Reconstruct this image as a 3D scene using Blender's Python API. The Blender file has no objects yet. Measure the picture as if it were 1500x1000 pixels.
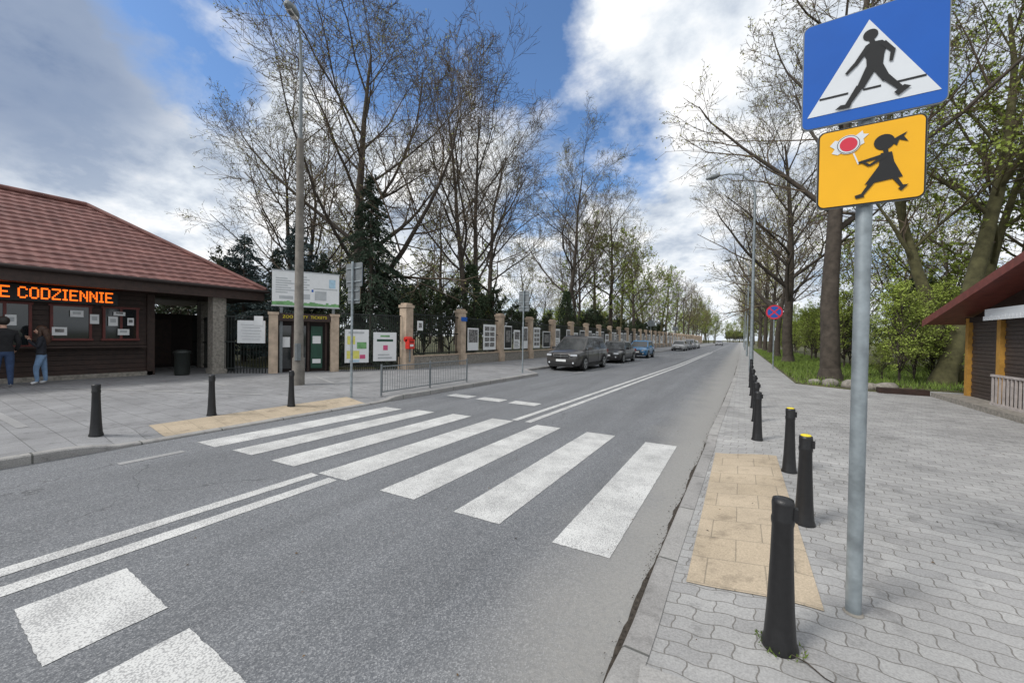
import bpy, math, random
from mathutils import Matrix, Vector
random.seed(7)
C=bpy.context; D=bpy.data
R=math.radians
# ------------------------------------------------------------ node helpers
def N(nt,t,**k):
    n=nt.nodes.new(t)
    for a,b in k.items():
        if a=='ins':
            for i,v in b.items(): n.inputs[i].default_value=v
        else: setattr(n,a,b)
    return n
def L(nt,a,b): nt.links.new(a,b)
def math_(nt,op,a,b=None,c=None,clamp=False):
    n=nt.nodes.new('ShaderNodeMath'); n.operation=op; n.use_clamp=clamp
    for i,v in enumerate((a,b,c)):
        if v is None: continue
        if hasattr(v,'is_linked'): nt.links.new(v,n.inputs[i])
        else: n.inputs[i].default_value=v
    return n.outputs[0]
def mixc(nt,f,a,b,mode='MIX'):
    n=nt.nodes.new('ShaderNodeMix'); n.data_type='RGBA'; n.blend_type=mode
    for i,v in ((0,f),(6,a),(7,b)):
        if hasattr(v,'is_linked'): nt.links.new(v,n.inputs[i])
        else: n.inputs[i].default_value=v if i==0 else (v[0],v[1],v[2],1)
    return n.outputs[2]
def ramp(nt,f,stops):
    n=nt.nodes.new('ShaderNodeValToRGB'); L(nt,f,n.inputs[0])
    e=n.color_ramp.elements
    while len(e)<len(stops): e.new(.5)
    for i,(p,c) in enumerate(stops):
        e[i].position=p; e[i].color=(c,c,c,1) if not hasattr(c,'__len__') else (*c[:3],1)
    return n.outputs[0]
def noise(nt,vec,scale,detail=4,rough=.55,dist=0):
    n=nt.nodes.new('ShaderNodeTexNoise'); n.inputs['Scale'].default_value=scale
    n.inputs['Detail'].default_value=detail; n.inputs['Roughness'].default_value=rough
    n.inputs['Distortion'].default_value=dist
    if vec is not None: L(nt,vec,n.inputs['Vector'])
    return n.outputs['Fac']
def base(name):
    m=D.materials.new(name); m.use_nodes=True; nt=m.node_tree
    p=nt.nodes['Principled BSDF']; tc=nt.nodes.new('ShaderNodeTexCoord')
    return m,nt,p,tc.outputs['Object']
def bump(nt,p,h,s=.3,d=.01):
    b=nt.nodes.new('ShaderNodeBump'); b.inputs['Strength'].default_value=s; b.inputs['Distance'].default_value=d
    L(nt,h,b.inputs['Height']); L(nt,b.outputs[0],p.inputs['Normal'])
def mat(name,col,rough=.7,var=.25,scale=6,metal=0,bmp=.0,spec=None,emit=None,col2=None):
    m,nt,p,v=base(name)
    f=noise(nt,v,scale,3,.6)
    f=ramp(nt,f,[(.3,0.),(.7,1.)])
    c1=tuple(x*(1-var) for x in col); c2=col2 if col2 else tuple(min(1,x*(1+var)) for x in col)
    L(nt,mixc(nt,f,c1,c2),p.inputs['Base Color'])
    p.inputs['Roughness'].default_value=rough; p.inputs['Metallic'].default_value=metal
    if spec is not None: p.inputs['Specular IOR Level'].default_value=spec
    if bmp: bump(nt,p,noise(nt,v,scale*6,3,.6),bmp,.01)
    if emit:
        p.inputs['Emission Color'].default_value=(*col,1); p.inputs['Emission Strength'].default_value=emit
    return m
# ------------------------------------------------------------ mesh builder
class MB:
    def __init__(s): s.v=[];s.f=[];s.m=[];s.sm=[];s.mats=[];s.M=Matrix.Identity(4)
    def mi(s,m):
        if m not in s.mats: s.mats.append(m)
        return s.mats.index(m)
    def add(s,vs,fs,m,smooth=False):
        o=len(s.v); M=s.M
        s.v+= [tuple(M@Vector(p)) for p in vs]
        k=s.mi(m)
        for f in fs: s.f.append([o+i for i in f]); s.m.append(k); s.sm.append(smooth)
    def box(s,c,d,m,rz=0,ch=0):
        x,y,z=[q/2 for q in d]; cr,sr=math.cos(rz),math.sin(rz)
        vs=[]
        for sz in(-1,1):
            for sx,sy in((-1,-1),(1,-1),(1,1),(-1,1)):
                a,b=sx*x,sy*y
                vs.append((c[0]+a*cr-b*sr,c[1]+a*sr+b*cr,c[2]+sz*z))
        s.add(vs,[(3,2,1,0),(4,5,6,7),(0,1,5,4),(1,2,6,5),(2,3,7,6),(3,0,4,7)],m)
    def tube(s,pts,rs,m,n=8,caps=True,smooth=True):
        pts=[Vector(p) for p in pts]; vs=[];fs=[]
        for i,p in enumerate(pts):
            d=(pts[min(i+1,len(pts)-1)]-pts[max(i-1,0)]).normalized()
            a=d.cross(Vector((0,0,1)) if abs(d.z)<.9 else Vector((1,0,0))).normalized(); b=d.cross(a)
            for k in range(n):
                t=2*math.pi*k/n; vs.append(p+(a*math.cos(t)+b*math.sin(t))*rs[i])
        for i in range(len(pts)-1):
            for k in range(n):
                k2=(k+1)%n; fs.append((i*n+k,i*n+k2,(i+1)*n+k2,(i+1)*n+k))
        s.add(vs,fs,m,smooth)
        if caps:
            s.add(vs[:n],[tuple(range(n))],m); s.add(vs[-n:],[tuple(range(n-1,-1,-1))],m)
    def cyl(s,a,b,r,m,n=12,r2=None,smooth=True): s.tube([a,b],[r,r if r2 is None else r2],m,n,True,smooth)
    def lathe(s,o,prof,m,n=20):
        s.tube([(o[0],o[1],o[2]+z) for r,z in prof],[r for r,z in prof],m,n)
    def poly(s,pts,m): s.add(pts,[tuple(range(len(pts)))],m)
    def prism(s,pts,thick,m):
        n=len(pts); vs=[(p[0],0,p[1]) for p in pts]+[(p[0],thick,p[1]) for p in pts]
        s.add(vs,[tuple(range(n)),tuple(range(2*n-1,n-1,-1))]+[(i,i+n,(i+1)%n+n,(i+1)%n) for i in range(n)],m)
    def ico(s,c,r,m,sub=1,jit=0,sc=(1,1,1)):
        import bmesh
        bm=bmesh.new(); bmesh.ops.create_icosphere(bm,subdivisions=sub,radius=1)
        vs=[]
        for v in bm.verts:
            k=1+random.uniform(-jit,jit); vs.append((c[0]+v.co.x*r*sc[0]*k,c[1]+v.co.y*r*sc[1]*k,c[2]+v.co.z*r*sc[2]*k))
        s.add(vs,[tuple(v.index for v in f.verts) for f in bm.faces],m,True); bm.free()
    def mesh(s,name):
        me=D.meshes.new(name); me.from_pydata(s.v,[],s.f)
        for m in s.mats: me.materials.append(m)
        me.polygons.foreach_set('material_index',s.m); me.polygons.foreach_set('use_smooth',s.sm); me.update()
        return me
    def make(s,name,parent=None,loc=None,rz=None):
        o=D.objects.new(name,s.mesh(name)); C.collection.objects.link(o)
        if parent: o.parent=parent
        if loc: o.location=loc
        if rz is not None: o.rotation_euler[2]=rz
        return o
def inst(name,me,loc,rz=0,sc=1,parent=None,rx=0):
    o=D.objects.new(name,me); C.collection.objects.link(o); o.location=loc; o.rotation_euler=(rx,0,rz)
    o.scale=(sc,sc,sc) if not hasattr(sc,'__len__') else sc
    if parent: o.parent=parent
    return o
def lerp(a,b,t): return a+(b-a)*t
def interp(tab,y):
    if y<=tab[0][0]: return tab[0][1]
    for (a,b),(c,d) in zip(tab,tab[1:]):
        if y<=c: return b+(d-b)*(y-a)/(c-a)
    return tab[-1][1]
# ------------------------------------------------------------ materials
def asphalt():
    m,nt,p,v=base('asphalt')
    sep=nt.nodes.new('ShaderNodeSeparateXYZ'); L(nt,v,sep.inputs[0])
    vo=N(nt,'ShaderNodeTexVoronoi'); vo.inputs['Scale'].default_value=140; L(nt,v,vo.inputs['Vector'])
    sp=ramp(nt,vo.outputs['Color'],[(.2,(.100,.105,.114)),(.6,(.155,.161,.170)),(.95,(.30,.303,.31))])
    big=noise(nt,v,.7,5,.6); 
    mp=N(nt,'ShaderNodeMapping'); mp.inputs['Scale'].default_value=(1.6,.12,1); L(nt,v,mp.inputs[0])
    streak=noise(nt,mp.outputs[0],1.3,4,.6)
    g=math_(nt,'ADD',math_(nt,'MULTIPLY',big,.4),math_(nt,'MULTIPLY',streak,.8))
    g=ramp(nt,g,[(.35,.78),(.85,1.25)])
    c=mixc(nt,1.,sp,g,'MULTIPLY')
    wob=math_(nt,'MULTIPLY',math_(nt,'SUBTRACT',noise(nt,v,1.1,4),.5),.7)
    xx=math_(nt,'ADD',sep.outputs[0],wob)
    du=N(nt,'ShaderNodeMapRange',interpolation_type='SMOOTHSTEP'); L(nt,xx,du.inputs[0]); du.inputs[1].default_value=-1.5; du.inputs[2].default_value=-.55
    dust=math_(nt,'MULTIPLY',du.outputs[0],math_(nt,'ADD',math_(nt,'MULTIPLY',noise(nt,v,30,3),.7),.4),clamp=True)
    c=mixc(nt,dust,c,(.31,.30,.28))
    vc=N(nt,'ShaderNodeTexVoronoi',feature='DISTANCE_TO_EDGE'); vc.inputs['Scale'].default_value=.28
    wv=N(nt,'ShaderNodeVectorMath',operation='ADD'); L(nt,v,wv.inputs[0])
    nn=nt.nodes.new('ShaderNodeTexNoise'); nn.inputs['Scale'].default_value=1.4; nn.inputs['Detail'].default_value=5; L(nt,v,nn.inputs['Vector']); L(nt,nn.outputs['Color'],wv.inputs[1]); L(nt,wv.outputs[0],vc.inputs['Vector'])
    ck=math_(nt,'MULTIPLY',math_(nt,'LESS_THAN',vc.outputs['Distance'],.0022),math_(nt,'GREATER_THAN',noise(nt,v,.35,2),.54))
    c=mixc(nt,math_(nt,'MULTIPLY',ck,.5),c,(.05,.05,.052))
    L(nt,c,p.inputs['Base Color']); p.inputs['Roughness'].default_value=.85
    bump(nt,p,vo.outputs['Distance'],.4,.004)
    return m
def paint(name='road_paint',worn=.55,tint=(.69,.69,.67)):
    m,nt,p,v=base(name)
    n1=noise(nt,v,3.,6,.65); n2=noise(nt,v,60,3,.7)
    vo=N(nt,'ShaderNodeTexVoronoi'); vo.inputs['Scale'].default_value=95; L(nt,v,vo.inputs['Vector'])
    w=math_(nt,'ADD',math_(nt,'MULTIPLY',n1,.6),math_(nt,'MULTIPLY',vo.outputs['Distance'],.62))
    w=ramp(nt,w,[(worn,0),(worn+.2,1)])
    c=mixc(nt,math_(nt,'MULTIPLY',w,.7),tint,(.18,.18,.185))
    c=mixc(nt,math_(nt,'MULTIPLY',n2,.35),c,(.42,.41,.40))
    c=mixc(nt,1.,c,ramp(nt,noise(nt,v,1.3,5,.65),[(.3,.82),(.7,1.08)]),'MULTIPLY')
    L(nt,c,p.inputs['Base Color']); p.inputs['Roughness'].default_value=.7
    bump(nt,p,n2,.3,.004)
    return m
def pavers(name,w,h,c1,c2,mort,wave=.012,ms=.006,rot=0):
    m,nt,p,v=base(name)
    mp=N(nt,'ShaderNodeMapping'); mp.inputs['Rotation'].default_value=(0,0,rot); L(nt,v,mp.inputs[0])
    sep=nt.nodes.new('ShaderNodeSeparateXYZ'); L(nt,mp.outputs[0],sep.inputs[0])
    sx=math_(nt,'SINE',math_(nt,'MULTIPLY',sep.outputs[0],2*math.pi/w*1.0))
    yy=math_(nt,'ADD',sep.outputs[1],math_(nt,'MULTIPLY',sx,wave))
    sy=math_(nt,'SINE',math_(nt,'MULTIPLY',sep.outputs[1],2*math.pi/h))
    xx=math_(nt,'ADD',sep.outputs[0],math_(nt,'MULTIPLY',sy,wave*.7))
    cb=nt.nodes.new('ShaderNodeCombineXYZ'); L(nt,xx,cb.inputs[0]); L(nt,yy,cb.inputs[1])
    b=nt.nodes.new('ShaderNodeTexBrick'); L(nt,cb.outputs[0],b.inputs['Vector'])
    b.inputs['Scale'].default_value=1; b.inputs['Brick Width'].default_value=w; b.inputs['Row Height'].default_value=h
    b.inputs['Mortar Size'].default_value=ms; b.inputs['Mortar Smooth'].default_value=.5; b.inputs['Bias'].default_value=0
    b.inputs['Color1'].default_value=(*c1,1); b.inputs['Color2'].default_value=(*c2,1); b.inputs['Mortar'].default_value=(*mort,1)
    st=ramp(nt,noise(nt,v,.9,6,.65),[(.3,.74),(.75,1.16)])
    sp=ramp(nt,noise(nt,v,90,2,.6),[(.3,.80),(.7,1.16)])
    dk=ramp(nt,noise(nt,v,5,5,.7),[(.32,.70),(.46,1.)])
    c=mixc(nt,1.,mixc(nt,1.,b.outputs['Color'],st,'MULTIPLY'),sp,'MULTIPLY'); c=mixc(nt,1.,c,dk,'MULTIPLY')
    L(nt,c,p.inputs['Base Color']); p.inputs['Roughness'].default_value=.88
    bump(nt,p,math_(nt,'SUBTRACT',1.,b.outputs['Fac']),.5,.006)
    return m
M_asph=asphalt()
M_paint=paint(); M_faint=paint('faded_paint',.38,(.45,.45,.44))
M_pavR=pavers('grey_interlocking_pavers',.2,.115,(.40,.395,.385),(.32,.315,.31),(.20,.19,.175),.009,.0045)
M_pavL=pavers('grey_paving_left',.5,.35,(.28,.28,.285),(.25,.25,.255),(.165,.165,.165),.0,.007)
M_kerb=pavers('kerb_concrete',4,1.0,(.36,.35,.335),(.31,.30,.29),(.12,.12,.11),0,.012)
M_tact=pavers('beige_tactile_slabs',.35,.35,(.50,.41,.30),(.455,.37,.265),(.32,.27,.2),0,.005)
M_dirt=mat('gutter_dirt',(.055,.045,.035),.95,.5,40,bmp=.6)
M_ground=mat('soil_and_grass',(.07,.085,.03),.95,.4,1.5,bmp=.4,col2=(.12,.11,.045))
M_grass=mat('grass_green',(.10,.18,.03),.8,.4,3,col2=(.22,.31,.05))
M_blk=mat('black_cast_iron',(.012,.012,.013),.42,.2,20,bmp=.15)
M_yel=mat('yellow_paint',(.75,.6,.02),.5,.1)
M_steel=mat('galvanised_steel',(.30,.34,.36),.5,.25,9,.5,.1)
M_steelD=mat('dull_grey_metal',(.2,.22,.23),.5,.15,10,.4)
M_conc=mat('pole_concrete',(.17,.155,.135),.85,.25,5,bmp=.4)
M_brown=mat('dark_brown_wood',(.034,.017,.012),.6,.35,7,bmp=.3)
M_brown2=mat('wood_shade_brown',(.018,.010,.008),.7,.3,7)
M_tile=mat('maroon_roof_tile',(.17,.068,.057),.6,.28,2.2,col2=(.25,.112,.095))
M_maroon=mat('maroon_frame',(.12,.02,.015),.5,.2)
M_stone=mat('rough_stone',(.25,.23,.2),.9,.35,12,bmp=.6)
M_beige=mat('beige_fence_pillar',(.46,.36,.27),.85,.25,3,bmp=.3)
M_white=mat('white_board',(.76,.77,.77),.5,.04)
M_blackp=mat('sign_black',(.008,.008,.008),.5,.1)
M_grn=mat('dark_green_panel',(.01,.06,.035),.5,.2)
M_glass=mat('dark_window_glass',(.012,.016,.018),.06,.2,spec=.8)
M_fmesh=mat('fence_metal',(.012,.016,.014),.5,.2)
M_red=mat('red_paint',(.6,.03,.02),.4,.1)
M_roofred=mat('red_roof_metal',(.17,.045,.036),.5,.25)
M_photo=mat('printed_photo',(.05,.05,.05),.5,.9,9,col2=(.35,.34,.33))
M_skin=mat('skin',(.55,.33,.24),.6,.08)
# ------------------------------------------------------------ world
W=D.worlds.new('World'); C.scene.world=W; W.use_nodes=True; nt=W.node_tree
bg=nt.nodes['Background']
SUN_EL,SUN_AZ=R(48),R(215)
sky=N(nt,'ShaderNodeTexSky',sky_type='NISHITA',sun_disc=False); sky.sun_elevation=SUN_EL; sky.sun_rotation=SUN_AZ
tc=nt.nodes.new('ShaderNodeTexCoord'); gen=tc.outputs['Generated']
nv=N(nt,'ShaderNodeVectorMath',operation='NORMALIZE'); L(nt,gen,nv.inputs[0]); dirv=nv.outputs[0]
sep=nt.nodes.new('ShaderNodeSeparateXYZ'); L(nt,dirv,sep.inputs[0])
zz=math_(nt,'ADD',math_(nt,'MAXIMUM',sep.outputs[2],0.),.32)
cb=nt.nodes.new('ShaderNodeCombineXYZ'); L(nt,math_(nt,'DIVIDE',sep.outputs[0],zz),cb.inputs[0]); L(nt,math_(nt,'DIVIDE',sep.outputs[1],zz),cb.inputs[1])
cb.inputs[2].default_value=3.7
def lobe(d,inner,outer):
    v=Vector(d).normalized()
    dn=N(nt,'ShaderNodeVectorMath',operation='DOT_PRODUCT'); L(nt,dirv,dn.inputs[0]); dn.inputs[1].default_value=v
    mr=N(nt,'ShaderNodeMapRange',interpolation_type='SMOOTHSTEP'); L(nt,dn.outputs['Value'],mr.inputs[0])
    mr.inputs[1].default_value=math.cos(R(outer)); mr.inputs[2].default_value=math.cos(R(inner)); return mr.outputs[0]
n1=noise(nt,cb.outputs[0],1.6,7,.6,.1); n2=noise(nt,cb.outputs[0],4.6,6,.62,.1); n3=noise(nt,cb.outputs[0],1.5,5,.6)
blue=None
for d,a,b,w in (((-.835,.274,.476),2,10,.36),((-.594,.505,.627),2,17,.43),((-.406,.661,.63),1,13,.40),((-.233,.874,.426),0,10,.33),((-.74,.33,.6),2,10,.36),((-.42,.84,.33),1,9,.26),((-.30,.80,.55),0,9,.22)):
    l=math_(nt,'MULTIPLY',lobe(d,a,b),w); blue=l if blue is None else math_(nt,'MAXIMUM',blue,l)
dens=math_(nt,'ADD',math_(nt,'ADD',math_(nt,'MULTIPLY',n1,.80),math_(nt,'MULTIPLY',n2,.60)),-.14)
dens=math_(nt,'SUBTRACT',dens,blue)
dens=math_(nt,'ADD',dens,math_(nt,'MULTIPLY',lobe((-.10,.814,.562),3,18),.20))
dens=math_(nt,'ADD',dens,math_(nt,'MULTIPLY',lobe((-.93,.13,.28),5,17),.28))
mask=ramp(nt,dens,[(.25,0),(.50,1)])
shade=ramp(nt,math_(nt,'ADD',math_(nt,'MULTIPLY',n3,.55),math_(nt,'MULTIPLY',n2,.5)),[(.42,(.42,.49,.60)),(.52,(.74,.79,.85)),(.60,(1.0,1.0,1.0))])
dark=math_(nt,'MULTIPLY',lobe((-.93,.08,.46),3,17),math_(nt,'ADD',math_(nt,'MULTIPLY',n2,.9),.4),clamp=True)
shade=mixc(nt,dark,shade,(.20,.27,.41))
hor=N(nt,'ShaderNodeMapRange',interpolation_type='SMOOTHSTEP'); L(nt,sep.outputs[2],hor.inputs[0]); hor.inputs[1].default_value=.22; hor.inputs[2].default_value=-.02
shade=mixc(nt,math_(nt,'MULTIPLY',hor.outputs[0],.6),shade,(.80,.86,.92))
mask2=math_(nt,'MAXIMUM',mask,math_(nt,'MULTIPLY',hor.outputs[0],.8))
skyc=mixc(nt,1.,sky.outputs[0],(.95,1.22,1.5),'MULTIPLY')
cl=N(nt,'ShaderNodeVectorMath',operation='SCALE'); L(nt,shade,cl.inputs[0]); cl.inputs['Scale'].default_value=9.2
L(nt,mixc(nt,mask2,skyc,cl.outputs[0]),bg.inputs[0]); bg.inputs[1].default_value=.12
sl=D.lights.new('sun','SUN'); sl.energy=2.5; sl.angle=R(14); sl.color=(1,.965,.915)
so=D.objects.new('sun',sl); C.collection.objects.link(so)
sd=Vector((math.sin(SUN_AZ)*math.cos(SUN_EL),math.cos(SUN_AZ)*math.cos(SUN_EL),math.sin(SUN_EL)))
so.rotation_euler=sd.to_track_quat('Z','Y').to_euler(); so.location=sd*50
# ------------------------------------------------------------ ground and road
b=MB(); b.poly([(-900,-300,-.03),(900,-300,-.03),(900,1500,-.03),(-900,1500,-.03)],M_ground); b.make('ground')
RK=[(-12,-.5),(3,-.5),(6.3,-.44),(11,-.34),(20,-.2),(40,-.1),(400,0)]
LK=[(-12,-7.42),(14.6,-7.42),(16,-8.75),(92,-8.75),(94,-7.42),(400,-7.42)]
xR=lambda y:interp(RK,y); xL=lambda y:interp(LK,y)
b=MB(); b.poly([(-9.5,-30,0),(.6,-30,0),(.6,400,0),(-9.5,400,0)],M_asph); b.make('road')
def sm(t): t=max(0,min(1,t)); return t*t*(3-2*t)
def hside(off,y,y0,y1):
    k=sm((y-y0+.6)/.6)*sm((y1+.6-y)/.6)
    return .11-.08*k*(1-sm(off/.75))
hR=lambda x,y:hside(x-xR(y)-.13,y,2.2,6.5)
hL=lambda x,y:hside(xL(y)-.13-x,y,1.9,6.3)
ys=[-30,-12,-6,-3]+[-2+.25*i for i in range(0,44)]+[9.5+i*1.0 for i in range(0,8)]+[17.5,20,25,30,40,50,60,80,91,92,93,94,95,120,160,220,300,400]
ys=sorted(set(ys+[14.6,16]))
def sidewalk(name,xk,sgn,h,offs,m):
    vs=[];fs=[]
    for y in ys:
        for o in offs:
            x=xk(y)+sgn*(.13+o); vs.append((x,y,h(x,y)))
    n=len(offs)
    for i in range(len(ys)-1):
        for j in range(n-1):
            q=(i*n+j,i*n+j+1,(i+1)*n+j+1,(i+1)*n+j); fs.append(q if sgn>0 else q[::-1])
    b=MB(); b.add(vs,fs,m); return b.make(name)
sidewalk('pavement',xR,1,hR,[0,.1,.2,.3,.4,.5,.6,.75,1,2,5,9,16],M_pavR)
sidewalk('pavement',xL,-1,hL,[0,.1,.2,.3,.4,.5,.6,.75,1,2,5,6.2,14,24],M_pavL)
for nm,xk,sgn,h in (('kerb',xR,1,hR),('kerb',xL,-1,hL)):
    vs=[];fs=[]
    for y in ys:
        x=xk(y); z=h(x+sgn*.14,y)+.006
        vs+=[(x,y,-.02),(x,y,z-.015),(x+sgn*.015,y,z),(x+sgn*.135,y,z),(x+sgn*.14,y,z-.02)]
    for i in range(len(ys)-1):
        for j in range(4):
            q=(i*5+j,i*5+j+1,(i+1)*5+j+1,(i+1)*5+j); fs.append(q[::-1] if sgn>0 else q)
    b=MB(); b.add(vs,fs,M_kerb); b.make(nm)
b=MB()
y=-2.; pw=.03
while y<40:
    x=xR(y); st=.06 if y<10 else .5; nw=min(.042,max(.012,pw+random.uniform(-.01,.01)))
    x2=xR(y+st); b.poly([(x-pw,y,.006),(x+.0,y,.006),(x2,y+st,.006),(x2-nw,y+st,.006)],M_dirt); y+=st; pw=nw
for i in range(900):
    y=random.uniform(-1,14); x=xR(y)-abs(random.gauss(0,.03)); r=random.uniform(.002,.006)
    b.add([(x-r,y-r,.006),(x+r,y-r*.5,.008+r),(x+r*.4,y+r,.006),(x,y,.01+r)],[(0,1,3),(1,2,3),(2,0,3)],M_dirt)
b.make('gutter_debris')
M_dead=mat('dead_leaf',(.12,.075,.035),.9,.5,30)
b=MB()
for i in range(420):
    if i<260: x=random.uniform(-.2,5);y=random.uniform(1.2,14)
    else: x=random.uniform(-7,-.6);y=random.uniform(1,14)
    zz_=(.116 if i<260 else .006); r=random.uniform(.004,.014); a=random.uniform(0,6.28); u=Vector((math.cos(a),math.sin(a),0))*r; w=Vector((-u.y,u.x,0))*.5; p=Vector((x,y,zz_))
    b.add([p-u,p-w+Vector((0,0,.004)),p+u,p+w],[(0,1,2,3)],M_dead if i%3 else M_dirt)
b.make('fallen_leaves')
b=MB(); b.tube([(.24,2.30,.122),(.30,2.27,.127),(.36,2.22,.12),(.41,2.2,.122)],[.003,.004,.003,.002],M_dirt,5); b.make('twig')
b=MB()
for i in range(70):
    a=random.uniform(0,6.28); rr=random.uniform(.075,.11); x=.2+rr*math.cos(a);y=2.36+rr*math.sin(a); 
    if math.sin(a)>.5: continue
    h=random.uniform(.01,.035); b.add([(x-.004,y,.11),(x+.004,y,.11),(x+random.gauss(0,.01),y-.01,.11+h)],[(0,1,2)],M_grass)
b.make('weeds')
# markings
b=MB(); Z=.004
def q(x0,x1,y0,y1,m=M_paint,z=Z,dx=0): b.poly([(x0,y0,z),(x1,y0+dx,z),(x1,y1+dx,z),(x0,y1,z)],m)
def ragged(x0,x1,y0,y1,sk=.03,e=.004):
    n=24; P=[]
    for i in range(n): P.append((lerp(x0,x1,i/n),y0+sk*i/n+random.uniform(-e,e)))
    m_=max(14,int((y1-y0)/.05))
    for i in range(m_): P.append((x1+random.uniform(-e,e)*.6,lerp(y0+sk,y1+sk,i/m_)))
    for i in range(n): P.append((lerp(x1,x0,i/n),y1+sk*(1-i/n)+random.uniform(-e,e)))
    for i in range(m_): P.append((x0+random.uniform(-e,e)*.6,lerp(y1,y0,i/m_)))
    b.poly([(x,y,Z) for x,y in P],M_paint)
bars=[(-6.93,-6.43,2.48,6.0),(-6.07,-5.62,2.58,6.17),(-5.18,-4.72,2.64,6.28),(-4.25,-3.78,2.70,6.39),(-3.25,-2.78,2.75,6.40),(-2.28,-1.79,2.79,6.42),(-1.27,-.81,2.8,6.33)]
for x0,x1,y0,y1 in bars: ragged(x0,x1,y0,y1)
b.make('zebra_crossing')
b=MB()
ragged(-4.33,-4.19,-6,2.66,0,.004); ragged(-4.02,-3.87,-6,2.68,0,.004)
for xo in (0,.30):
    b.poly([(-3.87+xo,6.5,Z),(-3.74+xo,6.5,Z),(-3.36+xo*.9,26,Z),(-3.49+xo*.9,26,Z)],M_paint)
    b.poly([(-3.49+xo*.9,26,Z),(-3.36+xo*.9,26,Z),(-3.36+xo*.9,56,Z),(-3.49+xo*.9,56,Z)],M_paint)
y=58
while y<300: q(-3.4,-3.26,y,y+3); y+=6
b.make('centre_line_marking')
b=MB()
for i in range(3): ragged(-3.63+i*1.03,-2.9+i*1.03,.42,.90,0,.004)
for x in (-6.92,-5.93,-4.94): ragged(x,x+.74,8.1,8.5,0,.006)
q(-6.62,-6.50,1.55,2.2,M_faint)
b.make('stop_line_marking')
b=MB()
y=16.5
while y<90: q(-6.62,-6.52,y,y+1.2,M_faint); y+=2.4
for (x0,y0,x1,y1) in ((-16,2.2,-10.2,5.0),(-16,1.0,-9.6,1.2),(-14.6,5.4,-12.6,5.2),(-9.9,5.5,-9.1,5.3),(-13.2,8.2,-10.4,7.2)):
    d=Vector((x1-x0,y1-y0,0)).normalized().cross(Vector((0,0,1)))*.06; z=.115
    b.poly([(x0-d.x,y0-d.y,z),(x1-d.x,y1-d.y,z),(x1+d.x,y1+d.y,z),(x0+d.x,y0+d.y,z)],M_faint)
b.make('parking_marking')
def tact(name,x0,x1,y0,y1,h):
    vs=[];fs=[];nx,ny=8,14
    for i in range(ny+1):
        for j in range(nx+1):
            x=lerp(x0,x1,j/nx);y=lerp(y0,y1,i/ny); vs.append((x,y,h(x,y)+.006))
    for i in range(ny):
        for j in range(nx): fs.append((i*(nx+1)+j,i*(nx+1)+j+1,(i+1)*(nx+1)+j+1,(i+1)*(nx+1)+j))
    b=MB(); b.add(vs,fs,M_tact); b.make(name)
tact('tactile_paving',-.28,.44,2.78,6.2,hR)
tact('tactile_paving',-8.25,-7.56,2.3,5.95,hL)
b=MB(); b.box((-.21,1.72,.075),(.3,.3,.09),M_kerb,.1); b.make('concrete_slab')
# grass verge right
b=MB()
G=[(1.75,17.2),(2.9,16.3),(4.0,15.9),(5.0,17.4),(60,19),(60,400),(1.75,400)]
b.add([(x,y,.135) for x,y in G]+[(x,y,.09) for x,y in G],[tuple(range(7))]+[(i,i+7,(i+1)%7+7,(i+1)%7)[::-1] for i in range(7)],M_ground)
b.make('grass_verge')
b=MB(); b.poly([(-13.3,12.6,.125),(-13.3,400,.125),(-90,400,.125),(-90,8.5,.125),(-17.5,8.6,.125),(-15.6,8.9,.125)],M_ground); b.make('park_ground')
b=MB()
for i in range(22000):
    if i<13000: x=random.uniform(1.8,10);y=random.uniform(16.6,34)
    else: x=random.uniform(1.8,6);y=random.uniform(30,75)
    if y<17.2 and x<2.9 and y<17.2-(x-1.75)*.8: continue
    if x>4.0 and y<17.6: continue
    h=random.uniform(.06,.24)*(1.4 if i%9==0 else 1);a=random.uniform(0,6.28);w=.012+.004*(y/20);lx,ly=random.gauss(0,.05),random.gauss(0,.05)
    b.add([(x-w*math.cos(a),y-w*math.sin(a),.135),(x+w*math.cos(a),y+w*math.sin(a),.135),(x+lx,y+ly,.135+h)],[(0,1,2)],M_grass)
b.make('grass')
# ------------------------------------------------------------ bollards
prof=[(.080,0),(.080,.02),(.070,.05),(.060,.2),(.050,.45),(.046,.62),(.05,.64),(.05,.66),(.046,.67),(.049,.735),(.045,.755),(.02,.762)]
b=MB(); b.lathe((0,0,0),prof,M_blk,24); b.box((.052,0,.69),(.02,.035,.06),M_blk); bol=b.mesh('bollard')
b=MB(); b.lathe((0,0,0),prof,M_blk,24); b.box((.052,0,.69),(.02,.035,.06),M_blk); b.lathe((0,0,.757),[(.038,0),(.038,.006),(.03,.010)],M_yel,20); bolY=b.mesh('bollard')
for i,(x,y) in enumerate([(.2,2.36),(.49,4.04),(.52,5.54),(.25,7.04),(.28,8.62),(.29,10.32),(.31,12.58),(.32,14.72),(.36,17),(.4,19.2)]):
    inst('bollard',bolY if i in(1,2) else bol,(x,y,.1),random.uniform(-.3,.3),1,rx=R(random.uniform(-1.2,1.2)))
for x,y in [(-8.1,1.68),(-8.36,3.21),(-8.15,4.55)]: inst('bollard',bol,(x,y,.1),.3)
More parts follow.
